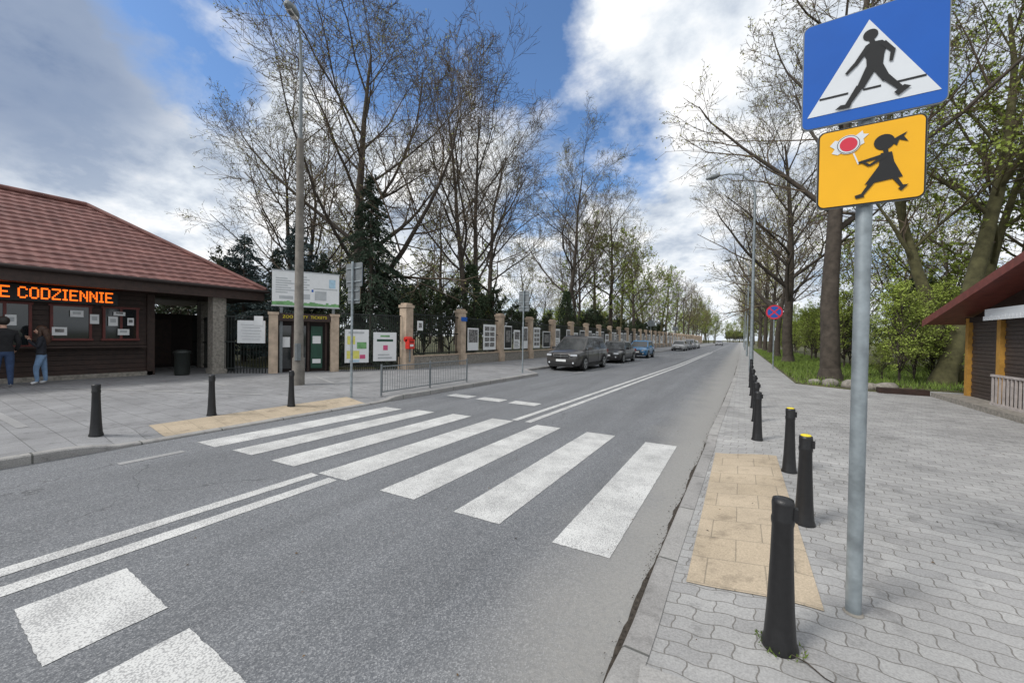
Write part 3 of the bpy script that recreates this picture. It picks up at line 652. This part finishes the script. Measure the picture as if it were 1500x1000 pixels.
# ------------------------------------------------------------ trees
M_bark=mat('bark_dark',(.065,.053,.042),.95,.4,4,bmp=.6)
M_twig=mat('bark_twigs',(.115,.088,.06),.95,.25,4)
M_moss=mat('mossy_bark',(.09,.085,.038),.95,.4,4,bmp=.6)
def leafmat(n,c): return mat(n,c,.7,.35,.6)
M_bud=leafmat('spring_buds',(.28,.29,.07)); M_lf=leafmat('spring_leaves',(.25,.32,.05)); M_dk=leafmat('evergreen_needles',(.026,.050,.026)); M_bluec=leafmat('blue_conifer_needles',(.045,.075,.075)); M_ivy=leafmat('ivy_leaves',(.028,.05,.016))
def tree_mesh(name,seed,H,r0,n1=13,cnt=(7,6,5),trunk_frac=.9,first=.22,ang1=(30,58),lean=(0,0),bark=M_bark,leaf=0,lm=None,lsz=.07,fork=0,minr=.009,spread=.42,maxlev=3,up1=.055):
    rnd=random.Random(seed); b=MB(); tips=[]
    def branch(p,dv,ln,r,lev,maxl,nseg,up,wob,rend):
        pts=[p.copy()];rs=[r]; d0=dv.normalized()
        for i in range(nseg):
            d0=(d0+Vector((rnd.gauss(0,wob),rnd.gauss(0,wob),rnd.gauss(0,wob*.7)+up))).normalized()
            p=p+d0*(ln/nseg); pts.append(p.copy()); rs.append(max(minr*.8,lerp(r,rend,(i+1)/nseg)))
        b.tube(pts,rs,bark if lev<2 else M_twig,(9,5,3,3,3)[lev],False,lev<3)
        return pts,rs
    def at(pts,rs,t):
        x=t*(len(pts)-1); i=min(int(x),len(pts)-2); f=x-i
        return pts[i].lerp(pts[i+1],f),lerp(rs[i],rs[i+1],f),(pts[i+1]-pts[i]).normalized()
    def kids(pts,rs,ln,lev):
        if lev>maxlev: 
            if leaf: tips.append(pts)
            return
        n=cnt[lev-1]; n=max(2,int(n*rnd.uniform(.8,1.25)))
        for j in range(n):
            t=lerp(.18,.99,(j+rnd.random())/n); p,r,dv=at(pts,rs,t)
            perp=dv.cross(Vector((rnd.gauss(0,1),rnd.gauss(0,1),rnd.gauss(0,1)))).normalized()
            a=R(rnd.uniform(28,62)); nd=(dv*math.cos(a)+perp*math.sin(a))
            l2=ln*rnd.uniform(.36,.60)*(1.15-.5*t)
            rr=max(minr,r*rnd.uniform(.45,.65)); 
            q,qr=branch(p,nd,l2,rr,lev+1,3,(0,0,5,3,2)[lev+1],.07,.15,max(minr*.7,rr*.35))
            kids(q,qr,l2,lev+1)
    def trunk(p,dv,Hh,r,n1,first):
        pts,rs=branch(p,dv,Hh*trunk_frac,r,0,3,14,.05,.045,r*.16)
        for j in range(n1):
            t=lerp(first,.97,(j+rnd.random()*.8)/n1); q,rr,dd=at(pts,rs,t)
            az=j*2.4+rnd.uniform(-.5,.5); a=R(lerp(ang1[1],ang1[0],t)+rnd.uniform(-8,8))
            nd=Vector((math.cos(az)*math.sin(a),math.sin(az)*math.sin(a),math.cos(a)))
            l1=Hh*spread*rnd.uniform(.8,1.15)*(1.1-.58*t)
            r1=max(.03,rr*rnd.uniform(.38,.6))
            q2,qr=branch(q,nd,l1,r1,1,3,8,up1,.10,r1*.2)
            kids(q2,qr,l1,1)
    b.tube([(0,0,-.2),(0,0,.15),(lean[0]*.4,lean[1]*.4,.5)],[r0*1.55,r0*1.25,r0*1.02],bark,9,False)
    if fork:
        for s in range(fork):
            a=s*2*math.pi/fork+.4; trunk(Vector((lean[0]*.4,lean[1]*.4,.45)),Vector((math.cos(a)*.13+lean[0],math.sin(a)*.13+lean[1],1)),H*rnd.uniform(.9,1.02),r0*.72,n1,first)
    else: trunk(Vector((lean[0]*.4,lean[1]*.4,.45)),Vector((lean[0],lean[1],1)),H,r0,n1,first)
    if leaf:
        for pts in tips:
            for _ in range(leaf):
                p=pts[rnd.randrange(0,len(pts)-1)].lerp(pts[-1],rnd.uniform(.2,1))+Vector((rnd.gauss(0,.06),rnd.gauss(0,.06),rnd.gauss(0,.06)))
                a=Vector((rnd.gauss(0,1),rnd.gauss(0,1),rnd.gauss(0,1))).normalized()*lsz*rnd.uniform(.6,1.3); c=a.cross(Vector((rnd.gauss(0,1),rnd.gauss(0,1),rnd.gauss(0,1)))).normalized()*lsz*.6
                b.add([p-a,p+c,p+a,p-c],[(0,1,2,3)],lm)
    return b.mesh(name)
T_big=tree_mesh('tree_a',1,19.5,.34,18,(9,7,6),first=.17,ang1=(26,62),leaf=1,lm=M_bud,lsz=.045,spread=.50,trunk_frac=.8)
T_b=tree_mesh('tree_b',2,19,.30,12,(9,7,5),first=.22,ang1=(26,56),fork=2,leaf=0,spread=.46,trunk_frac=.82)
T_c=tree_mesh('tree_c',3,19.5,.28,16,(8,7,5),first=.26,ang1=(30,66),leaf=1,lm=M_bud,lsz=.05,spread=.46,trunk_frac=.84)
T_d=tree_mesh('tree_d',4,20,.33,14,(8,7,5),first=.28,ang1=(35,75),leaf=1,lm=M_bud,lsz=.05,spread=.44)
T_f1=tree_mesh('tree_far_a',21,19,.3,14,(8,8),first=.2,ang1=(28,64),leaf=2,lm=M_bud,lsz=.12,spread=.46,maxlev=2,minr=.018,trunk_frac=.84)
T_f2=tree_mesh('tree_far_b',22,19,.3,14,(8,8),first=.25,ang1=(30,60),leaf=0,spread=.42,maxlev=2,minr=.02)
T_g=tree_mesh('tree_g',5,14,.20,13,(6,5,3),first=.15,ang1=(30,68),leaf=4,lm=M_lf,lsz=.08,bark=M_moss,spread=.42)
T_gf=tree_mesh('tree_g_far',25,14,.22,13,(7,7),first=.12,ang1=(30,68),leaf=6,lm=M_lf,lsz=.12,bark=M_moss,spread=.42,maxlev=2,minr=.016)
T_l=tree_mesh('tree_l',6,15,.30,11,(6,6,4),first=.35,ang1=(25,60),leaf=3,lm=M_lf,lsz=.06,bark=M_moss,lean=(.36,.1),spread=.40)
T_s=tree_mesh('shrub_a',8,4.2,.05,10,(5,5),first=.03,ang1=(20,50),leaf=11,lm=M_lf,lsz=.045,fork=3,spread=.5,minr=.006,maxlev=2)
T_s2=tree_mesh('shrub_b',9,4.0,.05,10,(5,5),first=.03,ang1=(20,55),leaf=8,lm=M_ivy,lsz=.07,fork=3,spread=.5,minr=.008,maxlev=2)
z0=.1
for me,x,y,h,rz in ((T_big,-18.2,13.8,1.06,.3),(T_b,-15.3,20.2,1.05,1.2),(T_c,-17.5,26,.95,2.),(T_c,-15.2,36,1.06,.7),(T_b,-17,44,.95,2.2),(T_d,-15.5,52,1.0,5.),(T_c,-22.5,13,.72,4.4),(T_f2,-27,16,.8,3.1)):
    inst('bare_tree',me,(x,y,z0),rz,h)
for x,y,h,rz in ((-15.6,47,1.1,1),(-15.8,58,1.15,4),(-15.6,75,1.2,2)): inst('budding_tree',T_gf,(x,y,z0),rz,h)
inst('bare_tree',T_f1,(-15.5,66,z0),1,1.)
for me,x,y,h,rz in ((T_d,3.05,19.4,1.0,.9),(T_big,2.85,32.6,.95,2.5),(T_c,3.0,44,.85,.4),(T_f1,3.1,56,.9,5),(T_f2,3.0,66,.9,1)):
    inst('bare_tree',me,(x,y,z0),rz,h)
inst('leaning_tree',T_l,(6.4,20.2,z0),.5,1.05); inst('leaning_tree',T_l,(7.2,21.2,z0),3.2,.85); inst('leaning_tree',T_l,(10.2,19.5,z0),.3,1.05)
dt=D.objects.new('distant_trees',None); C.collection.objects.link(dt)
rn=random.Random(11); pool=[T_f1,T_f2,T_f1,T_gf]
for i in range(12):
    y=84+i*13; inst('tree',rn.choice([T_f1,T_gf,T_f2]),(-15.2+rn.uniform(-1,1),y,z0),rn.uniform(0,6),rn.uniform(.85,1.15),dt); inst('tree',rn.choice([T_gf,T_f1,T_f2]),(3.4+rn.uniform(-.5,1),y-6,z0),rn.uniform(0,6),rn.uniform(.8,1.05),dt)
for i in range(24):
    inst('tree',rn.choice(pool),(rn.uniform(-55,-22),rn.uniform(24,130),z0),rn.uniform(0,6),rn.uniform(.6,.95),dt)
for i in range(24):
    y=rn.uniform(26,130); inst('tree',rn.choice([T_gf,T_gf,T_f1]),(rn.uniform(8,16+y*.4),y,z0),rn.uniform(0,6),rn.uniform(.7,1.05),dt)
for x,y in((13,17.5),(19,20),(24,25),(12,27),(28,21),(8.5,24)): inst('tree',T_g,(x,y,z0),rn.uniform(0,6),rn.uniform(.8,1.15),dt)
for x,y,s in((-45,3,.5),(-50,9,.45),(-32,22,.7)): inst('tree',rn.choice(pool[:3]),(x,y,z0),rn.uniform(0,6),s,dt)
for i in range(30): inst('tree',T_gf,(-30+i*1.7+rn.uniform(-1,1),rn.uniform(190,230) if not -8.5<-30+i*1.7<1.5 else rn.uniform(300,330),z0),rn.uniform(0,6),rn.uniform(.8,1.1),dt)
for i in range(10): inst('shrub',T_s2,(-9+i*1.2,345+rn.uniform(-3,3),z0),rn.uniform(0,6),1.8,dt)
sh=D.objects.new('shrubs',None); C.collection.objects.link(sh)
for i in range(26): inst('shrub',T_s2,(rn.uniform(-17.5,-14.6),13.4+i*3+rn.uniform(-.5,.5),z0),rn.uniform(0,6),rn.uniform(.7,1.1),sh)
for i in range(22): inst('shrub',rn.choice([T_s,T_s2]),(rn.uniform(-26,-18),12+i*3.6,z0),rn.uniform(0,6),rn.uniform(.9,1.3),sh)
for i in range(34):
    y=20+i*1.9; inst('shrub',T_s,(rn.uniform(4.6,5+y*.28),y+rn.uniform(-1,1),z0),rn.uniform(0,6),rn.uniform(.45,.9),sh)
for i in range(18): inst('shrub',T_s,(5+i*.75,rn.uniform(18.8,22.5),z0),rn.uniform(0,6),rn.uniform(.3,.6),sh)
for i in range(24): inst('shrub',rn.choice([T_s,T_s2,T_s]),(6+i*1.3,28+rn.uniform(-2,6),z0),rn.uniform(0,6),rn.uniform(.7,1.1),sh)
for i in range(12): inst('shrub',T_s,(4.8+rn.uniform(0,1.6),29+i*3.5,z0),rn.uniform(0,6),rn.uniform(.7,1.),sh)
for x,y in((-28,9),(-31,7),(-27,12),(-33,10.5),(-30,12.5),(-36,8),(-25,10.5)): inst('shrub',T_s2,(x,y,z0),rn.uniform(0,6),rn.uniform(1.,1.4),sh)
def conifer(name,seed,H,Rb,m,n=70,droop=.25,dens=34):
    rnd=random.Random(seed); b=MB(); b.tube([(0,0,-.1),(0,0,H*.5),(0,0,H)],[.16,.09,.015],M_bark,8,False)
    for i in range(n):
        t=i/n; z=lerp(.06,.98,t)*H; ln=Rb*(1-t)**.85*rnd.uniform(.6,1.15)+.15
        for kk in range(4):
            az=rnd.uniform(0,6.28); d=Vector((math.cos(az),math.sin(az),0)); p=Vector((0,0,z+rnd.uniform(-.1,.1))); pts=[p]
            for s in range(1,5):
                f=s/4; pts.append(p+d*ln*f+Vector((0,0,-droop*ln*f*f*1.4+.12*ln*f)))
            b.tube(pts,[.018,.014,.01,.008,.004],M_bark,3,False)
            side=Vector((-d.y,d.x,0))
            for s in range(int(dens*ln/1.5)+4):
                f=rnd.uniform(.12,1); x=f*4; j=min(int(x),3); c=pts[j].lerp(pts[j+1],x-j)
                w=(1-f)*.45*ln*.5+.08; o=side*rnd.uniform(-w,w)+Vector((0,0,rnd.uniform(-.16,.02)))
                c=c+o; a=(d*rnd.uniform(.3,1)+side*rnd.uniform(-.8,.8)+Vector((0,0,-rnd.uniform(.1,.9)))).normalized()*rnd.uniform(.08,.17)
                e=a.cross(Vector((rnd.gauss(0,1),rnd.gauss(0,1),rnd.gauss(0,1)))).normalized()*.035
                b.add([c-e,c+a,c+e],[(0,1,2)],m); e2=a.cross(e).normalized()*.03; b.add([c-e2,c+a*.8,c+e2],[(0,1,2)],m)
    return b.mesh(name)
CF=conifer('spruce',3,9.3,2.7,M_dk,75,.38,60); CB=conifer('blue_spruce',4,7,2.6,M_bluec,55,.05,50)
inst('spruce_tree',CF,(-15.7,12.6,.1),0,1.04); 
inst('blue_spruce_tree',CB,(-19.6,11.2,.1),0,1.06); inst('blue_spruce_tree',CB,(-22.6,10.1,.1),1,.98); inst('spruce_tree',CF,(-24,12.5,.1),1,.74); inst('spruce_tree',CF,(-18.0,11.6,.1),2,.62)
b=MB(); rnd=random.Random(5)
for i in range(5200):
    z=rnd.uniform(.3,6.2); r=.35+.75*math.exp(-((z-3.6)/1.5)**2)*rnd.uniform(.5,1.1); a=rnd.uniform(0,6.28); rr=r*rnd.uniform(.5,1)
    p=Vector((rr*math.cos(a),rr*math.sin(a),z)); u=Vector((rnd.gauss(0,1),rnd.gauss(0,1),rnd.gauss(0,1))).normalized()*.07; w=u.cross(Vector((rnd.gauss(0,1),rnd.gauss(0,1),.3))).normalized()*.05
    b.add([p-u,p-w,p+u,p+w],[(0,1,2,3)],M_ivy)
me=b.mesh('ivy'); inst('ivy_plant',me,(-15.3,20.2,.1)); inst('ivy_plant',me,(-15.2,36,.1),1)
# ------------------------------------------------------------ cars
M_tyre=mat('tyre_rubber',(.015,.015,.015),.9,.2); M_rim=mat('alloy_rim',(.45,.46,.47),.3,.1,metal=.7); M_hl=mat('headlight_glass',(.6,.63,.66),.1,.1,spec=.8); M_chr=mat('chrome_trim',(.5,.5,.5),.2,.05,metal=.9); M_trim=mat('black_plastic',(.02,.02,.021),.6,.1); M_tail=mat('tail_light',(.3,.01,.01),.2,.1)
def car(name,x,y,L_,Wd,H,col,kind,rz=0,lit=False):
    cm=mat(name+'_paint',col,.3,.04,2,spec=.5); cm.node_tree.nodes['Principled BSDF'].inputs['Coat Weight'].default_value=.35
    b=MB(); hw=Wd/2
    belt=H*.60 if kind=='suv' else H*.62; hood=belt*.97 if kind=='suv' else belt*.9
    if kind=='sedan': prof=[(0,.36,.62,.78),(.05,.24,.68,.88),(.25,.2,hood*.86,.96),(.9,.2,hood*.97,1),(1.35,.2,belt,1),(3.4,.2,belt*1.02,1),(L_-.9,.2,belt*1.04,.99),(L_-.2,.22,belt*1.02,.93),(L_-.03,.26,belt*.9,.86),(L_,.4,.62,.8)]; gh=(1.15,2.2,L_-1.6,L_-.7)
    elif kind=='suv': prof=[(0,.40,.78,.76),(.06,.27,.86,.87),(.2,.24,hood*.90,.95),(.5,.24,hood*.955,.99),(.9,.24,hood*1.0,1),(1.2,.24,belt,1),(3.2,.24,belt*1.02,1),(L_-.5,.24,belt*1.04,.99),(L_-.1,.26,belt*1.04,.94),(L_,.4,belt*.9,.86)]; gh=(.90,1.98,L_-.6,L_-.12)
    else: prof=[(0,.36,.66,.8),(.05,.25,.74,.89),(.22,.22,hood*.92,.96),(.7,.22,hood*1.02,1),(1.05,.22,belt,1),(2.6,.22,belt*1.02,1),(L_-.35,.22,belt*1.04,.98),(L_-.06,.25,belt,.92),(L_,.4,belt*.85,.86)]; gh=(.85,1.8,L_-.7,L_-.12)
    vs=[];fs=[]
    for (yy,zb,zt,wf) in prof:
        w=hw*wf; h=zt-zb
        half=[(0,zb),(.82*w,zb),(.95*w,zb+.07),(.985*w,zb+h*.3),(1.0*w,zb+h*.6),(.965*w,zt-.07),(.88*w,zt-.015),(.55*w,zt+.02),(0,zt+.035)]
        ring=half+[(-a,z) for a,z in half[-2:0:-1]]
        ns=len(ring); vs+=[(a,yy,z) for a,z in ring]
    for i in range(len(prof)-1):
        for j in range(ns): fs.append((i*ns+j,(i+1)*ns+j,(i+1)*ns+(j+1)%ns,i*ns+(j+1)%ns))
    fs+= [tuple(range(ns)),tuple(range((len(prof)-1)*ns+ns-1,(len(prof)-1)*ns-1,-1))]
    b.add(vs,fs,cm,True)
    f0,f1,r1,r0=gh; wb=hw*.93; wt=hw*.72; zb_=belt-.02; zt_=H-.03
    def pt(sx,yv,tz):
        yy=lerp(f0,f1,tz) if yv==0 else lerp(r0,r1,tz); return Vector((sx*lerp(wb,wt,tz),yy,lerp(zb_,zt_,tz)))
    g=[pt(-1,0,0),pt(1,0,0),pt(1,1,0),pt(-1,1,0),pt(-1,0,.92),pt(1,0,.92),pt(1,1,.92),pt(-1,1,.92)]
    mid=[Vector((p.x*.95,lerp(p.y,(f1+r1)/2,.05),lerp(g[4].z,H,.65))) for p in g[4:]]
    top=[Vector((p.x*.8,lerp(p.y,(f1+r1)/2,.16),H)) for p in g[4:]]
    b.add(g+mid+top,[(0,1,5,4),(1,2,6,5),(2,3,7,6),(3,0,4,7),(4,5,9,8),(5,6,10,9),(6,7,11,10),(7,4,8,11),(8,9,13,12),(9,10,14,13),(10,11,15,14),(11,8,12,15),(12,13,14,15)],cm,False)
    def panel(a,bq,c,dq,s0,s1,t0,t1,m=M_glass,off=.006):
        f=lambda s,t: a.lerp(bq,s).lerp(dq.lerp(c,s),t)
        n=(bq-a).cross(dq-a).normalized()*off
        b.add([f(s0,t0)+n,f(s1,t0)+n,f(s1,t1)+n,f(s0,t1)+n],[(0,1,2,3)],m)
    panel(g[0],g[1],g[5],g[4],.04,.96,.05,.95)
    panel(g[2],g[3],g[7],g[6],.08,.92,.15,.9)
    ss=[(.07,.32),(.35,.63),(.66,.93)] if kind!='hatch' else [(.08,.46),(.49,.9)]
    for s0,s1 in ss:
        panel(g[1],g[2],g[6],g[5],s0,s1,.08,.9); panel(g[3],g[0],g[4],g[7],1-s1,1-s0,.08,.9)
    wr=.36 if kind=='suv' else .32
    for yy in(.92,L_-.95):
        for sx in(-1,1):
            xo=sx*hw
            n=22
            b.add([(xo+sx*.004,yy,wr)]+[(xo+sx*.004,yy+(wr+.07)*math.cos(math.pi*2*i/n),max(.2,wr+(wr+.07)*math.sin(math.pi*2*i/n))) for i in range(n)],[(0,i+1,(i+1)%n+1) for i in range(n)],M_trim)
            b.tube([(xo-sx*.2,yy,wr),(xo-sx*.01,yy,wr),(xo+sx*.012,yy,wr)],[wr,wr,wr*.93],M_tyre,22)
            b.cyl((xo,yy,wr),(xo+sx*.018,yy,wr),wr*.68,M_rim,18)
            for s in range(5):
                a=s*2*math.pi/5+.3+.63
                b.add([(xo+sx*.02,yy+wr*rr*math.cos(a+da),wr+wr*rr*math.sin(a+da)) for rr,da in((.2,-.25),(.6,-.38),(.6,.38),(.2,.25))],[(0,1,2,3)],M_trim)
    zf=.80 if kind=='suv' else .66
    b.box((0,.0,zf-.06),(Wd*.42,.05,.18),M_trim); 
    b.box((0,-.03,zf-.06),(Wd*.42,.015,.025),M_chr); b.box((0,-.032,zf-.06),(.03,.015,.18),M_chr); b.box((0,-.03,zf+.035),(Wd*.43,.015,.02),M_chr)
    for sx in(-1,1):
        b.M=Matrix.Translation((sx*hw*.70,.06,zf-.01))@Matrix.Rotation(sx*.36,4,'Z'); b.box((0,0,0),(hw*.40,.10,.14),M_trim); b.box((-sx*.01,-.045,.005),(hw*.35,.02,.10),M_hl); b.M=Matrix.Identity(4)
        b.box((sx*hw*.68,.03,.42),(.2,.08,.12),M_trim); b.cyl((sx*hw*.68,-.02,.42),(sx*hw*.68,-.005,.42),.045,M_hl,10)
        b.box((sx*(hw+.09),gh[0]+.45,belt+.06),(.2,.09,.15),cm)
        b.box((sx*hw*.8,L_-.02,belt*.88),(.22,.1,.2),M_tail)
        for yy in(1.35,(gh[0]+gh[3])/2+.1,L_-1.35): b.box((sx*(hw*1.0),yy,.72),(.008,.012,.6),M_trim)
        for yy in(2.1,3.1): b.box((sx*(hw+.008),yy,belt-.16),(.03,.18,.03),M_chr)
        if kind=='suv': b.cyl((sx*wt*.93,f1+.25,H+.03),(sx*wt*.93,r1-.15,H+.03),.02,M_trim,6)
        b.box((sx*hw*.985,L_/2,.27),(.05,L_-2.6,.12),M_trim)
    b.box((0,.015,.40),(Wd*.62,.07,.16),M_trim); b.box((0,-.03,.53),(.52,.012,.11),M_white); b.box((0,-.0,.26),(Wd*.7,.08,.06),M_trim)
    b.box((0,L_+.005,.75),(.5,.01,.11),M_white)
    return b.make(name,loc=(x,y,0),rz=rz)
car('parked_car',-7.55,17.35,4.9,1.84,1.74,(.055,.052,.05),'suv')
car('parked_car',-7.6,24.9,4.75,1.8,1.47,(.022,.02,.02),'sedan')
car('parked_car',-7.6,33.2,4.0,1.72,1.5,(.03,.16,.34),'hatch')
for yy,cc,kd in((58,(.4,.4,.4),'hatch'),(64.5,(.15,.16,.17),'sedan'),(71,(.3,.3,.32),'suv'),(78,(.5,.5,.5),'sedan')): car('parked_car',-7.6,yy,4.4,1.76,1.5 if kd!='suv' else 1.7,cc,kd)
car('moving_car',-5.4,125,4.5,1.78,1.5,(.3,.3,.32),'hatch')
# ------------------------------------------------------------ people
def person(name,loc,face,H,top,legs,hairc,joints,hair_long,shoes):
    P=joints; k=H/1.75
    names=list(P); co=[Vector(P[n][0])*k for n in names]; rad=[P[n][1]*k for n in names]
    edges=[(names.index(P[n][2]),names.index(n)) for n in names if P[n][2]]
    me=D.meshes.new(name); me.from_pydata(co,edges,[]); o=D.objects.new(name,me); C.collection.objects.link(o)
    C.view_layer.objects.active=o
    md=o.modifiers.new('s','SKIN'); 
    for i,v in enumerate(me.skin_vertices[0].data):
        r=rad[i]; v.radius=(r,r); v.use_root=(names[i]=='pelvis')
    for i,n in enumerate(names):
        if n in('pelvis','waist','chest','shoul'): 
            r=me.skin_vertices[0].data[i].radius[0]; me.skin_vertices[0].data[i].radius=(r*1.25,r*.82)
    sb=o.modifiers.new('u','SUBSURF'); sb.levels=2; sb.render_levels=2
    dg=C.evaluated_depsgraph_get(); m2=D.meshes.new_from_object(o.evaluated_get(dg)); o.modifiers.clear(); o.data=m2
    m2.materials.clear()
    ms=[top,legs,M_skin,shoes,hairc]
    for m in ms: m2.materials.append(m)
    for p in m2.polygons:
        c=p.center/k; p.use_smooth=True
        hands=any((c-Vector(P[h][0])).length<.075 for h in('hL','hR'))
        if c.z>1.49: p.material_index=2
        elif hands: p.material_index=2
        elif c.z<.10: p.material_index=3
        elif c.z<.90: p.material_index=1
        else: p.material_index=0
    o.location=loc; o.rotation_euler[2]=face
    hb=MB(); hc=Vector(P['head'][0])*k
    hb.ico(hc+Vector((0,-.02,.03)),.113*k,hairc,3,.02,(.92,1.02,1.02))
    if hair_long:
        hb.tube([hc+Vector((0,-.06,.02)),hc+Vector((0,-.10,-.12)),hc+Vector((0,-.115,-.30)),hc+Vector((0,-.11,-.42))],[.09,.095,.085,.02],hairc,12)
        for s in(-1,1): hb.tube([hc+Vector((s*.075,0,.04)),hc+Vector((s*.09,.0,-.10)),hc+Vector((s*.085,.02,-.27))],[.035,.04,.012],hairc,8)
    fc=hc+Vector((0,.035,-.03)); hb.ico(fc,.085*k,M_skin,3,0,(.86,.86,1.12))
    hb.ico(hc+Vector((0,.112,-.03)),.016,M_skin,1,0,(.8,1,1.4))
    for s in(-1,1): hb.ico(hc+Vector((s*.03,.098,.0)),.010,M_blackp,1); hb.ico(hc+Vector((s*.088,-.0,-.02)),.02,M_skin,1,0,(.4,1,1.4))
    hb.box(hc+Vector((0,.105,-.068)),(.04,.012,.01),M_red)
    hb.make('head_details',o)
    fb=MB()
    for h,e in(('hL','eL'),('hR','eR')):
        p=Vector(P[h][0])*k; dv=(p-Vector(P[e][0])*k).normalized(); sd_=dv.cross(Vector((0,1,.3))).normalized(); cu=sd_.cross(dv)
        for i,(off,ln) in enumerate(((-.03,.06),(-.01,.072),(.01,.07),(.028,.055))):
            a=p+sd_*off*.9+dv*.03; fb.tube([a,a+dv*ln*.5+cu*.008,a+dv*ln*.8+cu*.03],[.010,.009,.007],M_skin,6)
        a=p-sd_*.03; fb.tube([a,a-sd_*.025+dv*.025,a-sd_*.02+dv*.055+cu*.02],[.011,.010,.008],M_skin,6)
    fb.make('fingers',o)
    return o
def J(armL,armR,walk=.06):
    return {'pelvis':((0,0,.93),.135,None),'waist':((0,.01,1.08),.12,'pelvis'),'chest':((0,.0,1.25),.145,'waist'),'shoul':((0,-.01,1.38),.12,'chest'),'neck':((0,0,1.47),.052,'shoul'),'nk2':((0,.01,1.53),.05,'neck'),'head':((0,.02,1.64),.085,'nk2'),
     'sL':((-.18,-.01,1.39),.062,'shoul'),'eL':(armL[0],.048,'sL'),'wL':(armL[1],.034,'eL'),'hL':(armL[2],.035,'wL'),
     'sR':((.18,-.01,1.39),.062,'shoul'),'eR':(armR[0],.048,'sR'),'wR':(armR[1],.034,'eR'),'hR':(armR[2],.035,'wR'),
     'pL':((-.09,0,.86),.10,'pelvis'),'kL':((-.10,walk+.03,.48),.066,'pL'),'aL':((-.105,walk,.10),.045,'kL'),'fL':((-.11,walk+.13,.045),.042,'aL'),
     'pR':((.09,0,.86),.10,'pelvis'),'kR':((.10,-walk+.03,.48),.066,'pR'),'aR':((.105,-walk,.10),.045,'kR'),'fR':((.12,-walk+.13,.045),.042,'aR')}
M_blkc=mat('black_jacket',(.012,.012,.014),.9,.3,10,bmp=.3); M_navy=mat('dark_jacket',(.02,.022,.03),.9,.3,10); M_jeD=mat('dark_blue_jeans',(.03,.055,.12),.9,.25,10); M_jeL=mat('light_blue_jeans',(.17,.27,.42),.9,.2,10); M_hairB=mat('brown_hair',(.06,.03,.018),.6,.4,20); M_hairD=mat('dark_hair',(.015,.011,.008),.6,.3,20); M_shW=mat('white_sneakers',(.7,.7,.7),.6,.05); M_shB=mat('dark_shoes',(.3,.3,.31),.6,.1)
side_arm=((-.24,-.03,1.12),(-.23,.08,.90),(-.22,.12,.83)); sideR=((.24,-.03,1.12),(.22,.10,.95),(.19,.16,.90))
upL=((-.22,.05,1.13),(-.12,.22,1.30),(-.05,.24,1.40)); upR=((.22,.05,1.13),(.12,.22,1.30),(.06,.24,1.38))
person('standing_man',(-16.25,1.72,.11),R(95),1.83,M_blkc,M_jeD,M_hairD,J(side_arm,sideR,.03),False,M_shB)
person('standing_woman',(-16.75,2.42,.11),R(165),1.62,M_navy,M_jeL,M_hairB,J(upL,upR,.07),True,M_shW)
# ------------------------------------------------------------ camera
cam=D.cameras.new('camera'); co=D.objects.new('camera',cam); C.collection.objects.link(co)
cam.sensor_width=36; cam.lens=36*560/1500; cam.clip_end=3000; cam.clip_start=.05
yaw=R(30.881); pitch=math.atan(7/560); roll=R(.9)
f=Vector((-math.sin(yaw)*math.cos(pitch),math.cos(yaw)*math.cos(pitch),-math.sin(pitch)))
r=Vector((math.cos(yaw),math.sin(yaw),0)); u=r.cross(f)
r2=r*math.cos(roll)+u*math.sin(roll); u2=-r*math.sin(roll)+u*math.cos(roll)
Mx=Matrix((r2,u2,-f)).transposed().to_4x4(); Mx.translation=(0,0,1.65); co.matrix_world=Mx
C.scene.camera=co
C.scene.view_settings.view_transform='Standard'; C.scene.view_settings.look='None'; C.scene.view_settings.exposure=0
